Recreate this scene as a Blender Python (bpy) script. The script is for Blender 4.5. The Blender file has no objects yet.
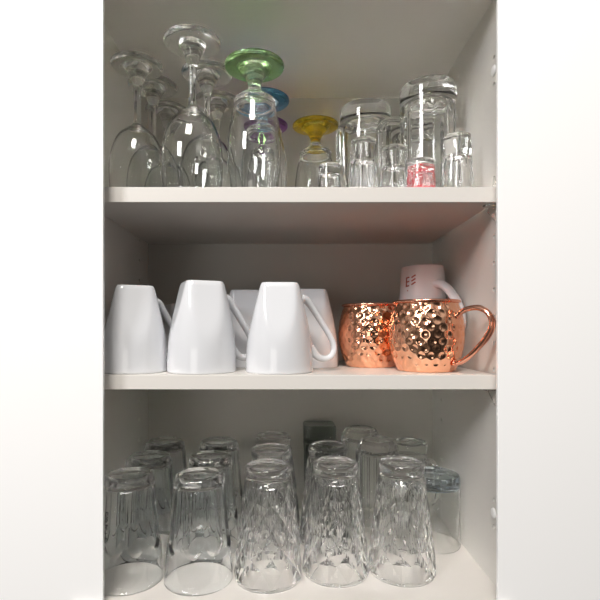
import bpy, bmesh, math, random
from mathutils import Vector, Matrix
PI = math.pi
random.seed(7)
sc = bpy.context.scene
C = sc.collection
F = 470.0
PXC, PYC = 287.3, 332.0
# ---------------------------------------------------------------- camera
cam_d = bpy.data.cameras.new('camera'); cam = bpy.data.objects.new('camera', cam_d); C.objects.link(cam)
cam.location = (0, 0, 0); cam.rotation_euler = (PI/2, 0, 0)
cam_d.sensor_width = 36; cam_d.lens = 36*F/600
cam_d.shift_x = (300-PXC)/600; cam_d.shift_y = (PYC-300)/600
cam_d.clip_start = 0.01
sc.camera = cam
# ---------------------------------------------------------------- world
w = bpy.data.worlds.new('room_light'); sc.world = w; w.use_nodes = True
nt = w.node_tree; nt.nodes.clear()
wo = nt.nodes.new('ShaderNodeOutputWorld'); bg = nt.nodes.new('ShaderNodeBackground')
tc = nt.nodes.new('ShaderNodeTexCoord'); sep = nt.nodes.new('ShaderNodeSeparateXYZ')
mr = nt.nodes.new('ShaderNodeMapRange'); mr.inputs[1].default_value = -1; mr.inputs[2].default_value = 1
rp = nt.nodes.new('ShaderNodeValToRGB')
els = rp.color_ramp.elements
els[0].position = 0.0; els[0].color = (.20, .185, .16, 1)
els[1].position = 1.0; els[1].color = (.60, .59, .57, 1)
for p, c in ((.36, (.17, .16, .145, 1)), (.47, (.16, .152, .14, 1)), (.58, (.26, .255, .24, 1)), (.72, (.50, .49, .47, 1))):
    e = els.new(p); e.color = c
nt.links.new(tc.outputs['Generated'], sep.inputs[0]); nt.links.new(sep.outputs['Z'], mr.inputs[0])
nt.links.new(mr.outputs[0], rp.inputs[0])
# the far side of the kitchen: uneven vertical bands of darker furniture
mp = nt.nodes.new('ShaderNodeMapping'); mp.inputs['Scale'].default_value = (3.2, 1.2, .5)
nz = nt.nodes.new('ShaderNodeTexNoise'); nz.inputs['Scale'].default_value = 1.6; nz.inputs['Detail'].default_value = 1
r2 = nt.nodes.new('ShaderNodeValToRGB'); r2.color_ramp.elements[0].position = .40; r2.color_ramp.elements[0].color = (.45, .43, .42, 1)
r2.color_ramp.elements[1].position = .56; r2.color_ramp.elements[1].color = (1.25, 1.25, 1.25, 1)
mx = nt.nodes.new('ShaderNodeMix'); mx.data_type = 'RGBA'; mx.blend_type = 'MULTIPLY'; mx.inputs[0].default_value = 1
nt.links.new(tc.outputs['Generated'], mp.inputs[0]); nt.links.new(mp.outputs[0], nz.inputs['Vector'])
nt.links.new(nz.outputs[0], r2.inputs[0]); nt.links.new(rp.outputs[0], mx.inputs[6]); nt.links.new(r2.outputs[0], mx.inputs[7])
sp2 = nt.nodes.new('ShaderNodeVectorMath'); sp2.operation = 'DISTANCE'; sp2.inputs[1].default_value = (.10, -1.0, -.28)
ms = nt.nodes.new('ShaderNodeMapping'); ms.inputs['Scale'].default_value = (.72, 1, .95); nt.links.new(tc.outputs['Generated'], ms.inputs[0])
sp2.inputs[1].default_value = (.05, -1.0, -.06); nt.links.new(ms.outputs[0], sp2.inputs[0])
m3 = nt.nodes.new('ShaderNodeMapRange'); m3.inputs[1].default_value = .40; m3.inputs[2].default_value = .66; m3.inputs[3].default_value = .25; m3.inputs[4].default_value = 1.0
nt.links.new(sp2.outputs['Value'], m3.inputs[0])
m4 = nt.nodes.new('ShaderNodeMix'); m4.data_type = 'RGBA'; m4.blend_type = 'MULTIPLY'; m4.inputs[0].default_value = 1
nt.links.new(mx.outputs[2], m4.inputs[6]); nt.links.new(m3.outputs[0], m4.inputs[7])
nt.links.new(m4.outputs[2], bg.inputs[0]); bg.inputs[1].default_value = 1.0
nt.links.new(bg.outputs[0], wo.inputs[0])
# ---------------------------------------------------------------- kitchen ceiling lamps and an added fill light
def area(name, loc, target, sx, sy, power, col):
    d = bpy.data.lights.new(name, 'AREA'); d.shape = 'RECTANGLE'; d.size = sx; d.size_y = sy; d.energy = power; d.color = col
    o = bpy.data.objects.new(name, d); C.objects.link(o); o.location = loc
    o.rotation_euler = (Vector(target)-Vector(loc)).to_track_quat('-Z', 'Y').to_euler(); return o
area('ceiling_lamp', (-.30, -1.15, 2.25), (0, .7, .0), .80, .80, 75.0, (1, .955, .90))
area('ceiling_lamp', (-1.30, -.95, 1.10), (.2, .7, .2), .50, .50, 25.0, (.98, .97, .98))
area('fill_light', (-.75, -1.7, -.10), (0, .6, .2), .9, .6, 4.5, (1, .97, .92))  # unseen low fill from the front, added to brighten the cabinet interior
sc.view_settings.view_transform = 'Standard'; sc.view_settings.look = 'None'
sc.view_settings.gamma = 1; sc.view_settings.use_curve_mapping = False
sc.view_settings.exposure = -0.10
cy = sc.cycles
cy.max_bounces = 40; cy.transmission_bounces = 40; cy.glossy_bounces = 12; cy.diffuse_bounces = 6; cy.transparent_max_bounces = 32
cy.use_denoising = True; cy.sample_clamp_indirect = 0
try: cy.denoiser = 'OPENIMAGEDENOISE'
except Exception: pass
cy.caustics_reflective = True; cy.caustics_refractive = True; cy.blur_glossy = 0.0

# ================================================================ materials
def pmat(name, col, rough=.5, metal=0, trans=0, ior=1.45, coat=0, spec=None):
    m = bpy.data.materials.new(name); m.use_nodes = True
    b = m.node_tree.nodes['Principled BSDF']
    b.inputs['Base Color'].default_value = (*col, 1); b.inputs['Roughness'].default_value = rough
    b.inputs['Metallic'].default_value = metal; b.inputs['Transmission Weight'].default_value = trans
    b.inputs['IOR'].default_value = ior; b.inputs['Coat Weight'].default_value = coat
    if spec is not None: b.inputs['Specular IOR Level'].default_value = spec
    return m
def vary(m, c1, c2, scale, rough=None, bump=0, bscale=200, stretch=(1, 1, 1)):
    t = m.node_tree; b = t.nodes['Principled BSDF']
    co = t.nodes.new('ShaderNodeTexCoord'); mpn = t.nodes.new('ShaderNodeMapping'); mpn.inputs['Scale'].default_value = stretch
    n = t.nodes.new('ShaderNodeTexNoise'); n.inputs['Scale'].default_value = scale; n.inputs['Detail'].default_value = 5
    r = t.nodes.new('ShaderNodeValToRGB'); r.color_ramp.elements[0].position = .3; r.color_ramp.elements[1].position = .7
    r.color_ramp.elements[0].color = (*c1, 1); r.color_ramp.elements[1].color = (*c2, 1)
    t.links.new(co.outputs['Object'], mpn.inputs[0]); t.links.new(mpn.outputs[0], n.inputs['Vector'])
    t.links.new(n.outputs[0], r.inputs[0]); t.links.new(r.outputs[0], b.inputs['Base Color'])
    if bump:
        n2 = t.nodes.new('ShaderNodeTexNoise'); n2.inputs['Scale'].default_value = bscale; n2.inputs['Detail'].default_value = 3
        bp = t.nodes.new('ShaderNodeBump'); bp.inputs['Strength'].default_value = bump; bp.inputs['Distance'].default_value = .0004
        t.links.new(mpn.outputs[0], n2.inputs['Vector']); t.links.new(n2.outputs[0], bp.inputs['Height']); t.links.new(bp.outputs[0], b.inputs['Normal'])
    return m
M = {}
M['melamine'] = vary(pmat('melamine', (.6, .58, .55), .38), (.67, .65, .61), (.695, .67, .63), 6, bump=.25, bscale=900)
M['shelf'] = vary(pmat('shelf_board', (.7, .68, .65), .32), (.62, .59, .55), (.66, .63, .59), 8, bump=.2, bscale=900)
M['top_panel_lit'] = vary(pmat('top_panel_lit', (.75, .73, .69), .38), (.74, .72, .68), (.77, .75, .71), 6, bump=.25, bscale=900)  # side panel tone made lighter: brightness the lamps don't give, put into colour
M['edge'] = pmat('edge_band', (.72, .69, .65), .4)
M['frame'] = pmat('painted_frame', (.95, .95, .95), .45)
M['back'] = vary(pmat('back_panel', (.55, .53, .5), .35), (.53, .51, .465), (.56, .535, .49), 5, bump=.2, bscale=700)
M['cap'] = pmat('cap_plastic', (.82, .81, .80), .35)
M['clear_plastic'] = pmat('clear_plastic', (.93, .92, .90), .12, trans=.9, ior=1.45)
M['glass'] = pmat('clear_glass', (.985, .992, .989), .0, trans=1, ior=1.5)
M['glass_cool'] = pmat('cool_glass', (.972, .986, .993), .0, trans=1, ior=1.5)
M['glass_crystal'] = pmat('crystal_glass', (.993, .996, .995), .0, trans=1, ior=1.5)
M['glass_green_tint'] = pmat('green_tinted_glass', (.93, .965, .94), .0, trans=1, ior=1.5)
M['glass_smoke'] = pmat('smoky_glass', (.30, .34, .30), .0, trans=1, ior=1.5)
M['glass_bluebase'] = pmat('blue_grey_glass', (.70, .79, .85), .0, trans=1, ior=1.5)
M['green'] = pmat('green_glass', (.45, .82, .32), .0, trans=1, ior=1.45)
M['blue'] = pmat('blue_glass', (.12, .45, .80), .0, trans=1, ior=1.45)
M['purple'] = pmat('purple_glass', (.50, .18, .66), .0, trans=1, ior=1.45)
M['yellow'] = pmat('amber_glass', (.97, .70, .03), .0, trans=1, ior=1.45)
M['china'] = pmat('white_china', (.70, .71, .735), .12, coat=.4)
M['china_pale'] = vary(pmat('pale_china', (.7, .69, .7), .25, coat=.2), (.66, .64, .65), (.72, .70, .71), 20)
M['copper'] = vary(pmat('copper', (.90, .50, .32), .13, metal=1), (.84, .43, .27), (.92, .53, .35), 15)
M['copper_dark'] = vary(pmat('copper_handle', (.8, .4, .27), .16, metal=1), (.74, .36, .25), (.86, .45, .32), 30)
M['red_print'] = pmat('red_print', (.33, .07, .05), .5)
def mask_mat(name, col, scale, thr, stretch=(1, 1, 1), solid_below=None):
    m = pmat(name, col, .4); t = m.node_tree; b = t.nodes['Principled BSDF']
    co = t.nodes.new('ShaderNodeTexCoord'); mpn = t.nodes.new('ShaderNodeMapping'); mpn.inputs['Scale'].default_value = stretch
    n = t.nodes.new('ShaderNodeTexNoise'); n.inputs['Scale'].default_value = scale; n.inputs['Detail'].default_value = 2
    g = t.nodes.new('ShaderNodeMath'); g.operation = 'GREATER_THAN'; g.inputs[1].default_value = thr
    t.links.new(co.outputs['Object'], mpn.inputs[0]); t.links.new(mpn.outputs[0], n.inputs['Vector']); t.links.new(n.outputs[0], g.inputs[0])
    if solid_below is not None:
        s = t.nodes.new('ShaderNodeSeparateXYZ'); t.links.new(co.outputs['Object'], s.inputs[0])
        l = t.nodes.new('ShaderNodeMath'); l.operation = 'LESS_THAN'; l.inputs[1].default_value = solid_below
        t.links.new(s.outputs['Z'], l.inputs[0])
        lt = t.nodes.new('ShaderNodeMath'); lt.operation = 'MULTIPLY'; lt.inputs[1].default_value = .09
        t.links.new(l.outputs[0], lt.inputs[0])
        ad = t.nodes.new('ShaderNodeMath'); ad.operation = 'ADD'; t.links.new(n.outputs[0], ad.inputs[0]); t.links.new(lt.outputs[0], ad.inputs[1])
        t.links.new(ad.outputs[0], g.inputs[0])
    t.links.new(g.outputs[0], b.inputs['Alpha'])
    return m
M['red_mask'] = mask_mat('red_scribble', (.62, .02, .03), 520, .535, (1, 1, 1.3), .014)
M['black_mask'] = mask_mat('dark_script', (.03, .03, .03), 500, .49, (1, 1, .8))

# ================================================================ helpers
def link_mesh(name, bm, mat, parent=None, smooth=True, recalc=True, sharp=None):
    me = bpy.data.meshes.new(name)
    if recalc: bmesh.ops.recalc_face_normals(bm, faces=bm.faces[:])
    bm.to_mesh(me); bm.free()
    if smooth: me.polygons.foreach_set('use_smooth', [True]*len(me.polygons))
    if sharp is not None:
        me.set_sharp_from_angle(angle=math.radians(sharp))
    me.materials.append(mat)
    o = bpy.data.objects.new(name, me); C.objects.link(o)
    if parent: o.parent = parent
    return o
def tag(o, label=None, cat=None, group=None, kind=None):
    if label: o['label'] = label
    if cat: o['category'] = cat
    if group: o['group'] = group
    if kind: o['kind'] = kind
    return o
def empty(name, loc=(0, 0, 0), rz=0):
    o = bpy.data.objects.new(name, None); o.empty_display_size = .02; C.objects.link(o)
    o.location = loc; o.rotation_euler = (0, 0, rz); return o
def box_bm(x0, x1, y0, y1, z0, z1, bev=0, seg=2):
    b = bmesh.new(); bmesh.ops.create_cube(b, size=1)
    for v in b.verts:
        v.co = Vector(((x0+x1)/2+v.co.x*(x1-x0), (y0+y1)/2+v.co.y*(y1-y0), (z0+z1)/2+v.co.z*(z1-z0)))
    if bev: bmesh.ops.bevel(b, geom=b.edges[:], offset=bev, segments=seg, affect='EDGES', profile=.5)
    return b
def spline(pts, n=6):
    """Catmull-Rom through points of any dimension; a point marked with a trailing 's' is kept as a corner."""
    P = [tuple(p) for p in pts]; out = []
    for i in range(len(P)-1):
        p0 = P[i-1] if i else P[i]; p1 = P[i]; p2 = P[i+1]; p3 = P[i+2] if i+2 < len(P) else P[i+1]
        for k in range(n):
            t = k/n
            out.append(tuple(.5*((2*b)+(-a+c)*t+(2*a-5*b+4*c-d)*t*t+(-a+3*b-3*c+d)*t**3) for a, b, c, d in zip(p0, p1, p2, p3)))
    out.append(P[-1]); return out
def revolve(path, segs, rf=None, z0=None, z1=None):
    """surface of revolution of path [(r,z,tag)], first and last on the axis. Returns bmesh of faces wound outward."""
    b = bmesh.new(); rings = []
    for (r, z, s) in path:
        if r < 1e-6: rings.append([b.verts.new((0, 0, z))])
        else:
            rg = []
            for k in range(segs):
                th = 2*PI*k/segs
                rr, zz = (rf(r, z, th, s) if rf else (r, z))
                rg.append(b.verts.new((rr*math.cos(th), rr*math.sin(th), zz)))
            rings.append(rg)
    for i in range(len(rings)-1):
        A, B = rings[i], rings[i+1]
        for k in range(segs):
            k2 = (k+1) % segs
            try:
                if len(A) == 1 and len(B) == 1: continue
                if len(A) == 1: b.faces.new((A[0], B[k2], B[k]))
                elif len(B) == 1: b.faces.new((A[k], A[k2], B[0]))
                else: b.faces.new((A[k], A[k2], B[k2], B[k]))
            except ValueError: pass
    return b
def vessel(root, path, segs, mats, cuts, names, rf=None, sharp=40):
    """one closed glass surface, shared out between parts at the heights in cuts (parts meet edge to edge).
    path starts at the top centre, runs down the outside, round the rim and up the inside to the inner centre."""
    full = revolve(path, segs, rf)
    bmesh.ops.recalc_face_normals(full, faces=full.faces[:])
    me = bpy.data.meshes.new('tmp'); full.to_mesh(me)
    full.free()
    res = []
    zs = list(cuts)
    for i, nm in enumerate(names):
        hi = zs[i-1] if i > 0 else 1e9; lo = zs[i] if i < len(zs) else -1e9
        b = bmesh.new(); b.from_mesh(me)
        kill = [f for f in b.faces if not (lo <= f.calc_center_median().z < hi)]
        bmesh.ops.delete(b, geom=kill, context='FACES')
        if not b.faces: b.free(); continue
        res.append(link_mesh(nm, b, mats[i], root, True, False, sharp))
    bpy.data.meshes.remove(me)
    return res
def tube_bm(pts, rx, ry=None, segs=14, n=6, up=Vector((0, 0, 1)), close=True):
    """swept ellipse along a smoothed path; rx along the side axis, ry along the in-plane normal (may be lists)."""
    P = [Vector(p) for p in spline(pts, n)]
    N = len(P)
    if ry is None: ry = rx
    def val(v, i):
        if isinstance(v, (int, float)): return v
        t = i/(N-1)*(len(v)-1); a = int(t); a = min(a, len(v)-2); return v[a]+(v[a+1]-v[a])*(t-a)
    side = None
    b = bmesh.new(); rings = []
    # plane normal of the path
    nrm = Vector((0, 0, 0))
    for i in range(1, N-1): nrm += (P[i]-P[i-1]).cross(P[i+1]-P[i])
    if nrm.length < 1e-12: nrm = (P[-1]-P[0]).cross(up)
    nrm.normalize()
    for i in range(N):
        T = (P[min(i+1, N-1)]-P[max(i-1, 0)]).normalized()
        q = T.cross(nrm).normalized()
        rings.append([b.verts.new(P[i]+nrm*val(rx, i)*math.cos(2*PI*k/segs)+q*val(ry, i)*math.sin(2*PI*k/segs)) for k in range(segs)])
    for i in range(N-1):
        for k in range(segs):
            k2 = (k+1) % segs; b.faces.new((rings[i][k], rings[i][k2], rings[i+1][k2], rings[i+1][k]))
    b.faces.new(rings[0][::-1]); b.faces.new(rings[-1])
    return b
def copy_tree(o, parent=None):
    c = o.copy(); C.objects.link(c)
    if parent: c.parent = parent
    for ch in list(o.children): copy_tree(ch, c)
    return c
class Kind:
    """first use places the prototype itself, later uses place copies"""
    def __init__(s, root): s.root = root; s.used = False
    def put(s, x, y, z, label, cat, group=None, rz=0, scale=1):
        o = copy_tree(s.root) if s.used else s.root
        s.used = True
        o.location = (x, y, z); o.rotation_euler = (0, 0, rz); o.scale = (scale,)*3
        tag(o, label, cat, group); return o
def pX(px, Y): return (px-PXC)*Y/F
def pZ(py, Y): return (PYC-py)*Y/F

# ================================================================ cabinet shell
XL, XR, YB, YF = -.2520, .2626, .850, .558
ZC, ZB = .4232, -.3195
ZT, ZTb = .1780, .1595
ZM, ZMb = -.0528, -.0705
YS = .577
def struct(name, bm, mat, smooth=False):
    o = link_mesh(name, bm, mat, None, smooth); o['kind'] = 'structure'; return o
def with_holes(name, bm, mat, holes, x):
    o = link_mesh(name, bm, mat, None, False)
    cb = bmesh.new()
    for (y, z, r) in holes:
        bmesh.ops.create_cone(cb, cap_ends=True, segments=20, radius1=r, radius2=r, depth=.022,
                              matrix=Matrix.Translation((x, y, z)) @ Matrix.Rotation(PI/2, 4, 'Y'))
    c = link_mesh('cutter', cb, mat, None, False)
    md = o.modifiers.new('holes', 'BOOLEAN'); md.operation = 'DIFFERENCE'; md.object = c; md.solver = 'EXACT'
    dg = bpy.context.evaluated_depsgraph_get(); dg.update()
    me = bpy.data.meshes.new_from_object(o.evaluated_get(dg))
    o.modifiers.clear(); o.data = me
    cm = c.data; bpy.data.objects.remove(c); bpy.data.meshes.remove(cm)
    o['kind'] = 'structure'; return o
hr = .0029
YH = .5975
holes_r = [(YH, z, hr) for z in (.349, .315, .1217, .0878, .0539, .02, -.0139, -.0478, -.2135, -.2475)]
holes_r += [(.80, .1217-.0339*k, hr) for k in range(-6, 13) if abs((.1217-.0339*k)-ZT) > .012]
holes_l = [(.80, .1217-.0339*k, hr) for k in range(-6, 13) if abs((.1217-.0339*k)-ZT) > .012] + [(YH, .1217-.0339*k, hr) for k in range(-6, 13)]
with_holes('wall_right', box_bm(XR, XR+.018, YF, YB+.02, ZB-.02, ZC+.02), M['melamine'], holes_r, XR)
with_holes('wall_left', box_bm(XL-.018, XL, YF, YB+.02, ZB-.02, ZC+.02), M['melamine'], holes_l, XL)
struct('wall_back', box_bm(XL, XR, YB, YB+.006, ZB, ZC), M['back'])
struct('ceiling', box_bm(XL, XR, YF, YB, ZC, ZC+.018), M['top_panel_lit'])
struct('floor', box_bm(XL, XR, YF-.012, YB, ZB-.018, ZB), M['shelf'])
# added white boards filling the blank sides beyond the opening
TY0, TY1 = .553, .558
struct('side_fill_1', box_bm(-.62, -184.3*TY0/F, TY0, TY1, -.45, .62, .0006), M['frame'])
struct('side_fill_2', box_bm(210.7*TY0/F, .62, TY0, TY1, -.45, .62, .0006), M['frame'])

def make_shelf(z1, z0, label, gapr):
    t = empty('cabinet_shelf', (0, YS, z0)); tag(t, label, 'shelf', 'white shelf boards in the cabinet')
    link_mesh('shelf_board', box_bm(XL+.001, XR-gapr, .0012, YB-YS-.001, 0, z1-z0, .0004), M['shelf'], t, False)
    link_mesh('edge_band', box_bm(XL+.001, XR-gapr, 0, .0012, 0, z1-z0, .0004), M['edge'], t, False)
    return t
make_shelf(ZT, ZTb, 'white upper shelf board holding the stemware and glass beer mugs', .0055)
make_shelf(ZM, ZMb, 'white middle shelf board holding the white mugs and copper mugs', .0040)

def make_support():
    t = empty('shelf_support')
    b = bmesh.new()
    # plastic bracket: plate against the wall and a triangular web under the shelf
    prof = [(0, 0), (-.030, 0), (-.030, -.003), (-.006, -.021), (0, -.021)]
    vs = [b.verts.new((0, y_, z_)) for y_, z_ in [(p[0]*-1, p[1]) for p in prof]]
    vs2 = [b.verts.new((-.0035, v.co.y, v.co.z)) for v in vs]
    b.faces.new(vs); b.faces.new(vs2[::-1])
    for i in range(5): b.faces.new((vs[i], vs2[i], vs2[(i+1) % 5], vs[(i+1) % 5]))
    link_mesh('web', b, M['clear_plastic'], t, False)
    b = box_bm(-.016, 0, 0, .012, -.0026, -.0002, .0005)
    link_mesh('ledge', b, M['clear_plastic'], t, False)
    return t
sup = Kind(make_support())
sup.put(XR-.0003, YS+.004, ZTb, 'clear plastic bracket under the right end of the upper shelf', 'shelf support', 'clear shelf supports')
sup.put(XR-.0003, YS+.004, ZMb, 'clear plastic bracket under the right end of the middle shelf', 'shelf support', 'clear shelf supports')
# clip peeping above the upper shelf
tp = tube_bm([(0, 0, 0), (0, .004, .012), (0, .007, .0165), (0, .0095, .012), (0, .011, 0)], .0009, .0009, 8)
o = link_mesh('shelf_clip', tp, M['clear_plastic'], None)
o.location = (XR-.003, YS+.006, ZT+.0005)
tag(o, 'small clear plastic clip standing above the right end of the upper shelf', 'clip')
def make_cap():
    b = bmesh.new()
    pr = [(0, .0022), (.004, .0021), (.0062, .0014), (.0070, 0), (0, 0)]
    b = revolve([(r, z, 0) for r, z in pr], 28)
    bmesh.ops.transform(b, matrix=Matrix.Rotation(-PI/2, 4, 'Y'), verts=b.verts[:])
    return link_mesh('screw_cap', b, M['cap'], None)
k = Kind(make_cap())
k.put(XR, YH, .332, 'round white cap on the right cabinet side above the upper shelf', 'screw cap', 'screw caps')
k.put(XR, YH, -.2305, 'round white cap on the right cabinet side beside the tumblers', 'screw cap', 'screw caps')

# ================================================================ glassware
def closed_path(outer, inner, n=5, corner_outer=()):
    """outer: points from the top centre down to the rim; inner: from rim up to the inner centre. (r,z)"""
    return [(max(r, 0), z, 0) for r, z in outer] + [(max(r, 0), z, 1) for r, z in inner]

# ---- stemmed wine glass, upside down (z=0 rim, foot on top)
def make_wine():
    t = empty('wine_glass')
    foot = [(0, .2012), (.012, .2018), (.026, .2026), (.0352, .2032), (.0370, .2022), (.0366, .2006)]
    low = spline([(.0366, .2006), (.031, .1990), (.0235, .1975), (.0165, .1945), (.0128, .1885), (.0098, .1810), (.0068, .1745), (.0052, .1640), (.0047, .1500),
                  (.0047, .1320), (.0056, .1200), (.0090, .1130), (.0175, .1065), (.0280, .0960), (.0355, .0790), (.0392, .0580), (.0397, .0400), (.0387, .0190), (.0370, .0010)], 4)
    rim = [(.0367, .0), (.0361, .0002)]
    inn = spline([(.0359, .001), (.0376, .019), (.0386, .040), (.0381, .058), (.0344, .0783), (.0268, .0946), (.0163, .1045), (.0070, .1085), (0, .1093)], 4)
    path = closed_path(foot+low[1:]+rim, inn)
    vessel(t, path, 56, [M['glass']]*3, [.1800, .1140], ['foot', 'stem', 'bowl'])
    return t
K = Kind(make_wine())
def wine(px, Y, label, s=1.0):
    K.put(pX(px, Y), Y, ZT, label, 'wine glass', 'upturned stemmed wine glasses', scale=s)
wine(192.4, .617, 'tall clear wine glass, upside down, second from left at the front of the top shelf', 1.0)
wine(137.3, .652, 'clear wine glass, upside down, leftmost at the front of the top shelf', .945)
wine(153, .731, 'clear wine glass, upside down, right behind the leftmost wine glass', 1.01)
wine(167.5, .808, 'clear wine glass, upside down, at the back of the left row by the back panel', 1.0)
wine(207.0, .692, 'clear wine glass, upside down, just behind the tallest front wine glass', 1.0)
wine(217, .775, 'clear wine glass, upside down, backmost, to the left of the blue-footed goblet', 1.0)

# ---- goblet with coloured foot
def make_goblet(cm, with_stem):
    t = empty('goblet')
    foot = [(0, .1705), (.012, .1709), (.028, .1719), (.0372, .1730), (.0390, .1720), (.0388, .1702)]
    low = spline([(.0388, .1702), (.031, .1680), (.0230, .1655), (.0168, .1608), (.0118, .1545), (.0086, .1470), (.0092, .1400), (.0155, .1330),
                  (.0225, .1290), (.0268, .1255), (.0278, .1220), (.0268, .1185), (.0285, .1120), (.0325, .0940), (.0352, .0700), (.0350, .0450), (.0322, .0200), (.0292, .0010)], 4)
    rim = [(.0288, .0), (.0282, .0003)]
    inn = spline([(.0280, .001), (.0310, .02), (.0337, .045), (.0339, .069), (.0312, .093), (.0265, .113), (.0210, .1215), (.0110, .1275), (0, .1290)], 4)
    cut = .1440 if with_stem else .1590
    vessel(t, closed_path(foot+low[1:]+rim, inn), 56, [cm, M['glass'], M['glass']], [cut, .1300], ['foot', 'stem', 'bowl'])
    for ch in t.children:
        if ch.name.startswith('foot'): ch['label'] = cm.name.split('_')[0]+' glass foot'
    return t
for cn, px, Y, lab in (('green', 254.5, .618, 'clear goblet with a green foot, upside down at the front of the top shelf'),
                       ('blue', 263.5, .710, 'clear goblet with a blue foot, upside down behind the green-footed one'),
                       ('purple', 264.7, .797, 'clear goblet with a purple foot, upside down behind the blue-footed one'),
                       ('yellow', 315.5, .797, 'clear goblet with an amber yellow foot and stem, upside down at the back')):
    g = make_goblet(M[cn], cn == 'yellow'); g.location = (pX(px, Y), Y, ZT)
    tag(g, lab, 'goblet', 'goblets with coloured feet')

# ---- tall shot glass / short shot glass
def make_shot(h, rb, rr, base, facets, name='shot_glass', mat='glass_crystal'):
    t = empty(name)
    out = [(0, h-.001), (rb*.7, h-.0004), (rb*.90, h), (rb*.985, h-.0012), (rb, h-.003)]
    n = 12
    out += [(rb+(rr-rb)*k/n, (h-.003)*(1-k/n)) for k in range(1, n)] + [(rr, .0008)]
    rim = [(rr-.0006, 0), (rr-.0014, .0002), (rr-.0018, .0010)]
    ri = rb-.0032
    inn = [(rr-.0018+(ri-(rr-.0018))*k/8, .001+(h-base-.005)*k/8) for k in range(1, 9)] + [(ri*.93, h-base-.0022), (ri*.6, h-base-.0005), (0, h-base)]
    def rf(r, z, th, s):
        if s == 0 and facets and z > h*.06 and z < h-.0015 and r > rb*.5:
            a = (th*facets/(2*PI)) % 1-.5
            u = min(1, (z-h*.06)/(h*.1))
            if z > h-base*.75: u *= .15
            return r*(1-.055*u*math.cos(a*PI)), z
        return r, z
    vessel(t, closed_path(out+rim, inn), 72, [M[mat]]*2, [h-base-.0001], ['base', 'body'], rf, 30)
    return t
ks = Kind(make_shot(.0805, .0172, .0222, .026, 10))
for px, Y, lab in ((363.5, .635, 'tall thick-based shot glass, upside down in front of the left beer mug'),
                   (394.3, .660, 'tall thick-based shot glass, upside down between the two front beer mugs'),
                   (457.3, .620, 'tall thick-based shot glass, upside down at the far right of the top shelf')):
    ks.put(pX(px, Y), Y, ZT, lab, 'shot glass', 'tall shot glasses')
s1 = make_shot(.0545, .0150, .0165, .012, 0); s1.location = (pX(329.5, .655), .655, ZT)
tag(s1, 'smallest plain shot glass, upside down beside the amber-footed goblet', 'shot glass')
s4 = make_shot(.0520, .0180, .0200, .010, 0); s4.location = (pX(420.5, .632), .632, ZT)
tag(s4, 'short shot glass with red printing, upside down in front of the right beer mug', 'shot glass')
b = bmesh.new(); rows = []
for i in range(13):
    z = .002+.040*i/12; r = .0200+(.0180-.0200)*z/.049+.00035
    rows.append([b.verts.new((r*math.cos(a), r*math.sin(a), z)) for a in [(-PI/2-1.35)+2.7*k/30 for k in range(31)]])
for i in range(12):
    for k_ in range(30): b.faces.new((rows[i][k_], rows[i][k_+1], rows[i+1][k_+1], rows[i+1][k_]))
pr = link_mesh('print', b, M['red_mask'], s4, True, False); pr['label'] = 'red printed pattern on the glass'

# ---- big glass beer mug with handle, upside down
def make_stein():
    t = empty('beer_mug'); h = .181
    out = [(0, h-.003), (.026, h-.0025), (.032, h-.0008), (.0372, h), (.0396, h-.0012), (.0406, h-.0035), (.0410, h-.008), (.0409, h-.014), (.0404, h-.020), (.0399, h-.026)]
    out += [(.0398+.0006*k/14, (h-.026)*(1-k/14)+.004*k/14) for k in range(1, 15)] + [(.0402, .0015)]
    rim = [(.0396, 0), (.0384, 0), (.0374, .0015)]
    inn = [(.0370-.0025*k/10, .002+(h-.034)*k/10) for k in range(1, 11)] + [(.0338, h-.0298), (.0322, h-.0275), (.029, h-.0256), (.024, h-.0246), (0, h-.024)]
    def rf(r, z, th, s):
        if s == 1 and z > .015 and z < h-.03 and r > .02:
            a = (th*14/(2*PI)) % 1-.5
            return r*(1+.028*(math.cos(2*a*PI)*.5-.5)*min(1, (z-.015)/.02)), z
        return r, z
    vessel(t, closed_path(out+rim, inn), 84, [M['glass']]*2, [h-.0245], ['base', 'body'], rf, 35)
    hp = [(.0385, 0, .134), (.050, 0, .1345), (.063, 0, .132), (.0705, 0, .122), (.0715, 0, .105), (.0705, 0, .080), (.069, 0, .058), (.062, 0, .044), (.050, 0, .0385), (.0395, 0, .037)]
    link_mesh('handle', tube_bm(hp, [.0085, .0065, .0065, .0065, .0065, .0085], [.0065, .0050, .0048, .0048, .0052, .0065]), M['glass'], t)
    return t
kb = Kind(make_stein())
kb.put(pX(427.8, .693), .693, ZT, 'big clear glass beer mug, upside down, handle left, near the right side', 'beer mug', 'glass beer mugs', rz=PI-.05)
kb.put(pX(365.4, .757), .757, ZT, 'big clear glass beer mug, upside down behind the leftmost tall shot glass', 'beer mug', 'glass beer mugs', rz=PI+.85)
kb.put(pX(415, .799), .799, ZT, 'clear glass beer mug, upside down at the back, mostly hidden behind the big one', 'beer mug', 'glass beer mugs', rz=PI/2-2.2)

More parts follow.
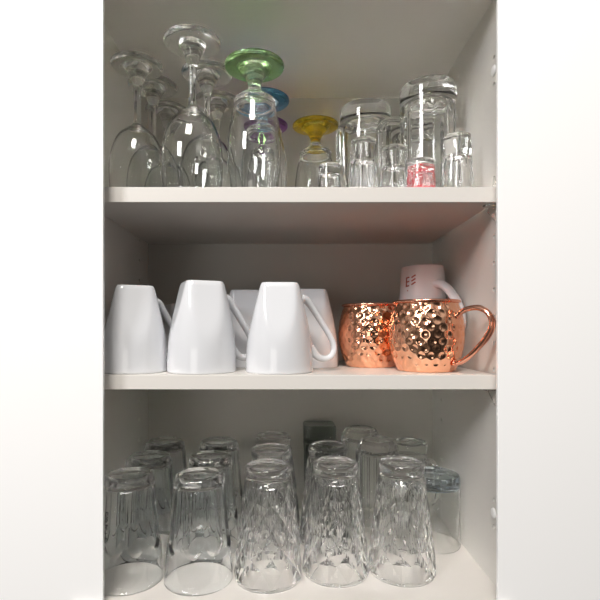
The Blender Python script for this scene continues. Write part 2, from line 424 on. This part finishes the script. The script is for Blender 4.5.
# ================================================================ middle shelf: white mugs
def make_mug():
    t = empty('white_mug'); H = .1135
    NT, NZ = 112, 44
    def radius(u, th, shrink=0):           # u = 0 rim, 1 base (top)
        # rounded square that grows faster than the round body, so each side ends in an arch
        R = .0432-.0004*u-.0128*u**2.0
        s = .0238+.0270*(1-u)**1.0+.0045*(1-u)**3
        c = max(abs(math.cos(th)), abs(math.sin(th)))
        q = s/c
        kk = .0011
        # smooth minimum
        m = min(R, q); d = abs(R-q)
        if d < kk*2: m -= (kk*2-d)**2/(8*kk)
        return m-shrink
    b = bmesh.new(); rings = []
    def ring(u, z, shrink, scl=1):
        return [b.verts.new((radius(u, 2*PI*k/NT, shrink)*scl*math.cos(2*PI*k/NT), radius(u, 2*PI*k/NT, shrink)*scl*math.sin(2*PI*k/NT), z)) for k in range(NT)]
    # top centre -> outside -> rim -> inside
    seq = [(1, H-.0012, 0, .55), (1, H-.0010, 0, .80), (1, H-.0002, 0, .88), (1, H, 0, .93), (.998, H-.0006, 0, .965), (.99, H-.0022, 0, .988)]
    for i in range(NZ+1):
        u = 1-i/NZ; seq.append((max(.0, u*.962), max(.0014, (H-.0045)*(u)), 0, 1))
    seq += [(0, .0004, .0006, 1), (0, 0, .0014, 1), (0, .0004, .0026, 1), (0, .002, .0032, 1)]
    for i in range(1, 15):
        u = i/14; seq.append((u*.90, .002+(H-.012)*u, .0036, 1))
    seq += [(.93, H-.0080, .0040, .9), (.95, H-.0068, .0050, .7)]
    for s_ in seq: rings.append(ring(*s_))
    top = b.verts.new((0, 0, H-.0012)); inn = b.verts.new((0, 0, H-.0066))
    for i in range(len(rings)-1):
        for k_ in range(NT):
            k2 = (k_+1) % NT; b.faces.new((rings[i][k_], rings[i][k2], rings[i+1][k2], rings[i+1][k_]))
    for k_ in range(NT):
        k2 = (k_+1) % NT; b.faces.new((top, rings[0][k2], rings[0][k_])); b.faces.new((inn, rings[-1][k_], rings[-1][k2]))
    link_mesh('body', b, M['china'], t)
    hp = [(.0300, 0, .094), (.0365, 0, .0925), (.0450, 0, .0815), (.0560, 0, .065), (.0660, 0, .0500), (.0725, 0, .0370), (.0735, 0, .0270), (.0690, 0, .0190), (.0610, 0, .0160),
          (.0520, 0, .0185), (.0455, 0, .0250), (.0405, 0, .0320)]
    link_mesh('handle', tube_bm(hp, [.0085, .0066, .0058, .0056, .0056, .0060, .0068], [.0066, .0044, .0039, .0038, .0040, .0046, .0062], 16), M['china'], t)
    return t
km = Kind(make_mug())
def mug(px, Y, s, ang, lab, ha=0):
    km.put(pX(px, Y), Y, ZM, lab, 'mug', 'upturned white china mugs', rz=math.radians(ang), scale=s)
    if ha:
        o_ = [q for q in C.objects if q.type == 'EMPTY' and q.name.startswith('white_mug')][-1]
        for q in o_.children:
            if q.name.startswith('handle'): q.rotation_euler = (0, 0, math.radians(ha))
mug(202, .6265, 1.05, 24, 'large white square-based mug, upside down, middle of the three in the front row', 9)
mug(134.5, .6280, 1.0, 22, 'white square-based mug, upside down, leftmost on the middle shelf', 26)
mug(279.3, .6250, 1.03, 3, 'white square-based mug with its handle right, upside down, rightmost of the front row')
mug(246.5, .7350, 1.03, 95, 'white mug, upside down, half hidden between the middle and right front mugs')
mug(309.0, .7200, 1.03, 5, 'white mug, upside down, in the second row left of the copper mugs', 55)
mug(180.0, .7800, .87, 35, 'white mug, upside down, hidden at the back between the two left front mugs')

# tall pale latte mug with red lettering
t = empty('latte_mug', (.2150, .748, ZM), 0)
tag(t, 'tall pale mug with dark red lettering, upside down in the back right corner', 'mug')
H = .1565
out = spline([(.0330, H-.003), (.0338, H-.012), (.0346, H-.030), (.0362, H-.055), (.0380, H-.085), (.0385, .035), (.0375, .001)], 6)
path = closed_path([(0, H-.002), (.024, H-.002), (.0262, H-.0002), (.0305, H), (.0322, H-.0008)]+out+[(.0366, 0), (.0352, .0006)],
                   [(.0348, .003), (.0352, .04), (.0340, .09), (.0315, H-.02), (.029, H-.009), (0, H-.008)])
link_mesh('body', revolve(path, 72), M['china_pale'], t, True, True, 40)
hd = -1.08
cx, sx = math.cos(hd), math.sin(hd)
hp = [(r*cx, r*sx, z) for r, z in ((.033, .126), (.042, .124), (.056, .114), (.070, .096), (.0765, .078), (.0765, .060), (.069, .044), (.055, .034), (.037, .030))]
link_mesh('handle', tube_bm(hp, [.0120, .0100, .0090, .0085, .0085, .0095], [.0075, .0056, .0050, .0048, .0048, .0055], 16), M['china_pale'], t)
def wrap_strip(b, a0, z0, a1, z1, wdt, rfun):
    d = Vector(((a1-a0)*.035, z1-z0)); d.normalize(); n_ = Vector((-d.y, d.x))*wdt/2
    pts = [(a0*.035+n_.x, z0+n_.y), (a0*.035-n_.x, z0-n_.y), (a1*.035-n_.x, z1-n_.y), (a1*.035+n_.x, z1+n_.y)]
    f, g = [], []
    for (s_, z_) in pts:
        a = s_/.035
        for lst, off in ((f, .0003), (g, -.0006)):
            r = rfun(z_)+off; lst.append(b.verts.new((r*math.cos(a), r*math.sin(a), z_)))
    b.faces.new(f); b.faces.new(g[::-1])
    for i in range(4): b.faces.new((f[i], f[(i+1) % 4], g[(i+1) % 4], g[i]))
rl = lambda z: .0338+(.0346-.0338)*(H-.012-z)/.018
aa = -PI/2-1.02
b = bmesh.new()
z0 = .1225
wrap_strip(b, aa-.02, z0, aa-.02, z0+.0150, .0024, rl)
for dz in (.0010, .0075, .0140): wrap_strip(b, aa-.02, z0+dz, aa+.14, z0+dz+.001, .0021, rl)
for dz in (.0040, .0095, .0150): wrap_strip(b, aa+.25, z0+dz-.001, aa+.44, z0+dz+.0028, .0022, rl)
wrap_strip(b, aa+.04, z0-.0060, aa+.09, z0-.0055, .0018, rl)
lt = link_mesh('lettering', b, M['red_print'], t, False); lt['label'] = 'dark red lettering'

# ---- hammered copper mugs
def make_copper(seed):
    t = empty('copper_mug'); H = .0962
    prof = spline([(.0365, .0004), (.0385, .0030), (.0440, .0150), (.0484, .0310), (.0500, .0480), (.0492, .0640), (.0462, .0790), (.0430, .0885)], 12)
    NT = 330; rnd = random.Random(seed)
    # dimple centres in (theta, z), staggered rows
    rows = 10; per = 22
    dim = []
    for i in range(rows):
        z = .0052+.0089*i
        for j in range(per):
            dim.append(((j+.5*(i % 2))*2*PI/per+rnd.uniform(-.025, .025), z+rnd.uniform(-.0007, .0007), rnd.uniform(.0048, .0055), rnd.uniform(.75, 1.15)))
    byrow = {}
    for d in dim: byrow.setdefault(int(d[0] % (2*PI)/(2*PI)*per), []).append(d)
    def disp(th, z, r):
        s = 0
        c = int((th % (2*PI))/(2*PI)*per)
        for cc in (c-1, c, c+1):
            for (a, zz, rad, dep) in byrow.get(cc % per, ()):
                dz = z-zz
                if abs(dz) > rad: continue
                da = (th-a+PI) % (2*PI)-PI
                q = ((da*r)**2+dz*dz)/(rad*rad)
                if q < 1: s = max(s, dep*(1-q)**1.1*.00135)
        return s
    pf = []
    # even heights
    n = 110
    for i in range(n+1):
        z = .0030+(.0885-.0030)*i/n
        for a, c_ in zip(prof, prof[1:]):
            if a[1] <= z <= c_[1]+1e-9:
                tt = (z-a[1])/max(1e-9, c_[1]-a[1]); pf.append((a[0]+(c_[0]-a[0])*tt, z)); break
    outer = [(0, .0012), (.030, .0010), (.0345, 0), (.0372, .0010)]
    path = [(r, z, 2) for r, z in outer]+[(r, z, 0) for r, z in pf]+[(.0428, .0905, 2), (.0424, .0920, 2), (.0412, .0922, 2), (.0410, .0885, 2)]
    inn = [(p[0]-.0018, p[1], 2) for p in pf[::-6]]
    path += [q for q in inn if q[1] > .006 and q[1] < .088]+[(.033, .0040, 2), (0, .0036, 2)]
    def rf(r, z, th, s):
        return (r-disp(th, z, r), z) if s == 0 else (r, z)
    body = revolve(path, NT, rf)
    link_mesh('body', body, M['copper'], t)
    rp_ = []
    for k_ in range(13):
        a = 2*PI*k_/12; rp_.append((.0432+.0021*math.cos(a), .0935+.0020*math.sin(a)))
    b = bmesh.new(); rr = []
    for (r, z) in rp_[:-1]:
        rr.append([b.verts.new((r*math.cos(2*PI*k_/96), r*math.sin(2*PI*k_/96), z)) for k_ in range(96)])
    for i in range(12):
        for k_ in range(96):
            b.faces.new((rr[i][k_], rr[i][(k_+1) % 96], rr[(i+1) % 12][(k_+1) % 96], rr[(i+1) % 12][k_]))
    link_mesh('rim', b, M['copper_dark'], t)
    hp = [(.0475, 0, .0735), (.0520, 0, .0785), (.0620, 0, .0825), (.0740, 0, .0830), (.0850, 0, .0780), (.0915, 0, .0680), (.0905, 0, .0570), (.0830, 0, .0440), (.0710, 0, .0300), (.0570, 0, .0175), (.0462, 0, .0125)]
    hb = tube_bm(hp, [.0058, .0050, .0048, .0050, .0056], [.0030, .0034, .0034, .0034, .0028], 20, 8)
    h_ = link_mesh('handle', hb, M['copper_dark'], t)
    # the seam that runs down the back of the hollow handle
    hp2 = [(x*1.0+.0030*(1 if 2 < i < 8 else .4), 0, z+.0018*(1 if i < 4 else -.6)) for i, (x, y, z) in enumerate(hp)]
    link_mesh('ridge', tube_bm(hp2, .0017, .0015, 8, 6), M['copper_dark'], h_)
    for (z_, r_) in ((.0735, .0476), (.0125, .0438)):
        b = bmesh.new(); bmesh.ops.create_uvsphere(b, u_segments=14, v_segments=8, radius=1, matrix=Matrix.Translation((r_, 0, z_)) @ Matrix.Diagonal((.0022, .0075, .0050, 1)))
        link_mesh('handle_plate', b, M['copper_dark'], t)
    return t
kc = Kind(make_copper(3))
kc.put(.1895, .6420, ZM, 'hammered copper mug in front, round with its handle out to the right', 'copper mug', 'hammered copper mugs', rz=-.86)
kc.put(.1290, .7240, ZM, 'hammered copper mug behind and to the left of the other copper mug', 'copper mug', 'hammered copper mugs', rz=1.9)

# ================================================================ bottom shelf: tumblers
# ---- fluted tumbler with arches
def make_fluted():
    t = empty('fluted_tumbler'); H = .1362; NF = 9
    out = [(0, H-.0015), (.022, H-.0014), (.0262, H-.0003), (.0290, H-.0002), (.0318, H-.0022), (.0338, H-.0060), (.0345, H-.0110)]
    n = 84
    out += [(.0345+.0100*(k/n)**1.05, (H-.011)*(1-k/n)+.001*k/n) for k in range(1, n+1)]
    rim = [(.0442, .0003), (.0434, .0), (.0427, .0005)]
    inn = [(.0425-.0118*(k/12)**.95, .001+(H-.0165)*k/12) for k in range(1, 13)]+[(.0292, H-.0140), (.0240, H-.0122), (0, H-.0115)]
    def rf(r, z, th, s):
        if s == 0 and r > .020:
            a = (th*NF/(2*PI)) % 1-.5                       # -.5..+.5 across one flute
            arch = .055-.012*(1-(2*a)**2)                    # the flute ends in an arch, pointed up between flutes
            if z > arch:
                u = min(1, (z-arch)/.0032)
                dep = .0026*u*(.35+.65*math.cos(a*PI))
                poly = r*math.cos(PI/NF)/math.cos(a*2*PI/NF)
                rr = r-dep
                return min(rr, poly*1.012 if z > H-.012 else rr), z
            return r+.0, z
        return r, z
    vessel(t, closed_path(out+rim, inn), 216, [M['glass_cool']]*2, [H-.0120], ['base', 'body'], rf, 50)
    return t
kf = Kind(make_fluted())
S = 1.023
for i, (X, Y, lab) in enumerate((
    (-.2060, .612, 'fluted tumbler, upside down, front left corner of the bottom shelf'),
    (-.1150, .612, 'fluted tumbler, upside down, second from left in the front row'),
    (-.2068, .7035, 'fluted tumbler, upside down by the left side, middle of its row'),
    (-.1155, .7035, 'fluted tumbler, upside down, second in the column of the second front tumbler'),
    (-.2068, .7970, 'fluted tumbler, upside down in the back left corner'),
    (-.1165, .7970, 'fluted tumbler, upside down, back of the second column from the left'))):
    kf.put(X, Y, ZB, lab, 'tumbler', 'upturned fluted tumblers', rz=.17 if i % 2 else .02)
# dark script on the first fluted tumbler
b = bmesh.new(); rows = []
a0 = math.radians(-90-27)
for i in range(11):
    z = .060+.038*i/10; r = .0393+(.0345-.0393)*(z-.060)/.06+.0006
    rows.append([b.verts.new((r*math.cos(a0+da), r*math.sin(a0+da), z)) for da in (-.07, -.035, 0, .035, .07)])
for i in range(10):
    for k_ in range(4): b.faces.new((rows[i][k_], rows[i][k_+1], rows[i+1][k_+1], rows[i+1][k_]))
dp = link_mesh('print', b, M['black_mask'], None, True, False)
first = [o_ for o_ in C.objects if o_.name == 'fluted_tumbler'][0]
dp.parent = first
dp['label'] = 'dark upright script on the glass'

# ---- tall tumbler with cut diamond facets
def make_cut():
    t = empty('cut_glass_tumbler'); H = .1465
    NA = 11; ROWS = 7
    b = bmesh.new()
    rng = random.Random(5)
    def R(z): return .0436-.0150*(z/H)**1.15 if z < H-.017 else .0436-.0150*((H-.017)/H)**1.15
    zlo, zhi = .0045, H-.024
    # facet vertices on a staggered grid: each diamond is drawn as flat triangles
    NAA = NA*2
    rings = []
    def ringz(r, z, ph=0): return [b.verts.new((r*math.cos(2*PI*(k+ph)/NAA), r*math.sin(2*PI*(k+ph)/NAA), z)) for k in range(NAA)]
    top_c = b.verts.new((0, 0, H-.0015))
    seq = [(.021, H-.0013), (.0240, H-.0003), (.0268, H), (.0290, H-.0014), (.0302, H-.0045), (.0303, H-.0085), (.0292, H-.0120), (.0287, H-.0150), (.0294, H-.0185), (R(zhi), zhi+.0015)]
    for r, z in seq: rings.append(ringz(r, z))
    for i in range(ROWS+1):
        z = zhi+(zlo-zhi)*i/ROWS
        rg = []
        for k in range(NAA):
            up_ = ((k+i) % 2 == 0)
            amp = .0006+.0012*(i/ROWS)
            r = R(z)+(amp if up_ else -amp*1.2)
            rg.append(b.verts.new((r*math.cos(2*PI*k/NAA), r*math.sin(2*PI*k/NAA), z+rng.uniform(-.0045, .0045) if 0 < i < ROWS else z)))
        rings.append(rg)
    for r, z in ((.0438, .0028), (.0438, .0010), (.0432, .0), (.0424, .0004), (.0418, .0020)): rings.append(ringz(r, z))
    for i in range(1, 11):
        z = .002+(H-.0200)*i/10; rings.append(ringz(R(z)-.0032-.0006*i/10, z))
    rings.append(ringz(.0240, H-.0165)); rings.append(ringz(.0180, H-.0152))
    inn_c = b.verts.new((0, 0, H-.0145))
    facet_first = len(seq)
    for i in range(len(rings)-1):
        A, B = rings[i], rings[i+1]
        for k in range(NAA):
            k2 = (k+1) % NAA
            if facet_first-1 <= i < facet_first+ROWS:
                if (k+i-facet_first) % 2 == 0: fs = ((A[k], A[k2], B[k2]), (A[k], B[k2], B[k]))
                else: fs = ((A[k], A[k2], B[k]), (A[k2], B[k2], B[k]))
                for f in fs: b.faces.new(f).smooth = False
            else: b.faces.new((A[k], A[k2], B[k2], B[k])).smooth = True
    for k in range(NAA):
        k2 = (k+1) % NAA
        b.faces.new((top_c, rings[0][k2], rings[0][k])); b.faces.new((inn_c, rings[-1][k], rings[-1][k2]))
    bmesh.ops.recalc_face_normals(b, faces=b.faces[:])
    me = bpy.data.meshes.new('tmp'); b.to_mesh(me); b.free()
    for nm, lo, hi in (('base', H-.0152, 9), ('body', -9, H-.0152)):
        c = bmesh.new(); c.from_mesh(me)
        bmesh.ops.delete(c, geom=[f for f in c.faces if not (lo <= f.calc_center_median().z < hi)], context='FACES')
        link_mesh(nm, c, M['glass_crystal'], t, False, False)
        o_ = t.children[-1]
        ob = [q for q in C.objects if q.parent == t][-1].data
        for p in ob.polygons:
            zc = p.center.z; rad = math.hypot(p.center.x, p.center.y)
            outer = zlo-.003 < zc < zhi+.002 and rad > R(zc)-.0022
            p.use_smooth = not outer
    bpy.data.meshes.remove(me)
    return t
kt = Kind(make_cut())
Yf0 = .617
for X, Y, rz_, lab in ((-.0252, .6165, .0, 'tall cut-glass tumbler, upside down, middle of the front row'),
                  (.0647, .6300, .1, 'tall cut-glass tumbler, upside down, front row in front of the smoky glass'),
                  (.1535, .6310, .2, 'tall cut-glass tumbler, upside down, rightmost of the front row'),
                  (-.0245, .7050, .3, 'tall cut-glass tumbler, upside down, second in the middle column'),
                  (-.0240, .7930, .15, 'tall cut-glass tumbler, upside down, last in the middle column by the back panel'),
                  (.0625, .7225, .05, 'tall cut-glass tumbler, upside down, directly in front of the smoky square glass')):
    kt.put(X, Y, ZB, lab, 'tumbler', 'tall cut-glass tumblers', rz=rz_)

# ---- smoky square-based glass
t = empty('smoky_square_glass', (.0540, .800, ZB))
tag(t, 'dark smoky square glass, upside down at the back of the bottom shelf', 'glass')
def sq(b, hw, z, n=9, e=6.0):
    vs = []
    for k_ in range(64):
        a = 2*PI*k_/64; c_, s_ = math.cos(a), math.sin(a)
        r = hw/((abs(c_)**e+abs(s_)**e)**(1/e)); vs.append(b.verts.new((r*c_, r*s_, z)))
    return vs
H = .164
b = bmesh.new(); seq = [(.022, H-.0006), (.0255, H), (.0272, H-.0015), (.0276, H-.006), (.0276, H-.024), (.0268, H-.040), (.0262, .06), (.0265, .002), (.0258, 0), (.0242, .001), (.0238, .06), (.0238, H-.033), (.0215, H-.0295), (.014, H-.029)]
rg = [sq(b, hw, z) for hw, z in seq]
for i in range(len(rg)-1):
    for k_ in range(64): b.faces.new((rg[i][k_], rg[i][(k_+1) % 64], rg[i+1][(k_+1) % 64], rg[i+1][k_]))
b.faces.new(rg[0][::-1]); b.faces.new(rg[-1])
bmesh.ops.recalc_face_normals(b, faces=b.faces[:])
me = bpy.data.meshes.new('tmp'); b.to_mesh(me); b.free()
for nm, lo, hi in (('base', H-.0292, 9), ('body', -9, H-.0292)):
    c = bmesh.new(); c.from_mesh(me)
    bmesh.ops.delete(c, geom=[f for f in c.faces if not (lo <= f.calc_center_median().z < hi)], context='FACES')
    link_mesh(nm, c, M['glass_smoke'], t, True, False, 40)
bpy.data.meshes.remove(me)

# ---- straight panelled tumblers with bevelled bases
def make_bevel():
    t = empty('panelled_tumbler'); H = .156
    out = [(0, H-.001), (.020, H-.0008), (.0235, H), (.0255, H-.0006), (.0285, H-.0045), (.0320, H-.0130), (.0330, H-.0165)]
    n = 20
    out += [(.0330+.0018*k/n, (H-.0165)*(1-k/n)+.001*k/n) for k in range(1, n+1)]
    rim = [(.0344, .0), (.0332, .0), (.0326, .001)]
    inn = [(.0324-.0024*k/8, .001+(H-.022)*k/8) for k in range(1, 9)]+[(.0280, H-.0180), (.021, H-.0165), (0, H-.016)]
    def rf(r, z, th, s):
        if s == 0 and r > .015 and z > .02:
            a = (th*12/(2*PI)) % 1-.5
            u = min(1, (z-.02)/.03)
            return r*(1+(math.cos(PI/12)/math.cos(a*2*PI/12)-1)*u*1.2), z
        return r, z
    vessel(t, closed_path(out+rim, inn), 96, [M['glass']]*2, [H-.0167], ['base', 'body'], rf, 12)
    return t
kp = Kind(make_bevel())
kp.put(.1375, .7180, ZB, 'straight panelled tumbler with a sloping base edge, upside down behind the rightmost front tumbler', 'tumbler', 'panelled tumblers')
kp.put(.1245, .8020, ZB, 'straight panelled tumbler, upside down at the back right of the smoky glass', 'tumbler', 'panelled tumblers')

# ---- small glass mug at the back right
t = empty('glass_mug', (.2060, .792, ZB), 0)
tag(t, 'small glass mug with green tint and handle right, upside down at the back right', 'glass mug')
H = .136
out = [(0, H-.002), (.020, H-.002), (.0235, H-.0002), (.0262, H), (.0282, H-.002), (.0288, H-.006), (.0286, H-.013), (.0278, H-.016)]
out += [(.0278+.0022*k_/12, (H-.016)*(1-k_/12)+.001*k_/12) for k_ in range(1, 13)]
inn = [(.0272-.0014*k_/8, .001+(H-.022)*k_/8) for k_ in range(1, 9)]+[(.0235, H-.0175), (0, H-.016)]
vessel(t, closed_path(out+[(.0296, 0), (.0280, 0), (.0274, .001)], inn), 64, [M['glass_green_tint'], M['glass']], [H-.0162], ['base', 'body'])
hd = -.95; cx, sx = math.cos(hd), math.sin(hd)
hp = [(r*cx, r*sx, z) for r, z in ((.0275, .108), (.038, .112), (.049, .108), (.056, .096), (.058, .078), (.056, .058), (.048, .046), (.038, .043), (.0285, .044))]
link_mesh('handle', tube_bm(hp, .0050, .0038, 12), M['glass'], t)

# ---- low wide tumbler with blue-grey base
t = empty('rocks_glass', (.2225, .7150, ZB), 0)
tag(t, 'short wide tumbler with blue-grey base, upside down against the right side', 'tumbler')
H = .1060
out = [(0, H-.001), (.030, H-.0008), (.034, H-.0002), (.0366, H-.0012), (.0378, H-.004), (.0382, H-.012), (.0380, H-.018)]
out += [(.0380+.0010*k_/16, (H-.018)*(1-k_/16)+.001*k_/16) for k_ in range(1, 17)]
inn = [(.0370-.0002*k_/8, .001+(H-.0200)*k_/8) for k_ in range(1, 9)]+[(.0345, H-.0165), (.028, H-.0150), (0, H-.0145)]
vs_ = vessel(t, closed_path(out+[(.0386, 0), (.0378, 0), (.0372, .001)], inn), 72, [M['glass_bluebase'], M['glass']], [H-.0182], ['base', 'body'])
vs_[0]['label'] = 'blue-grey tinted thick base'
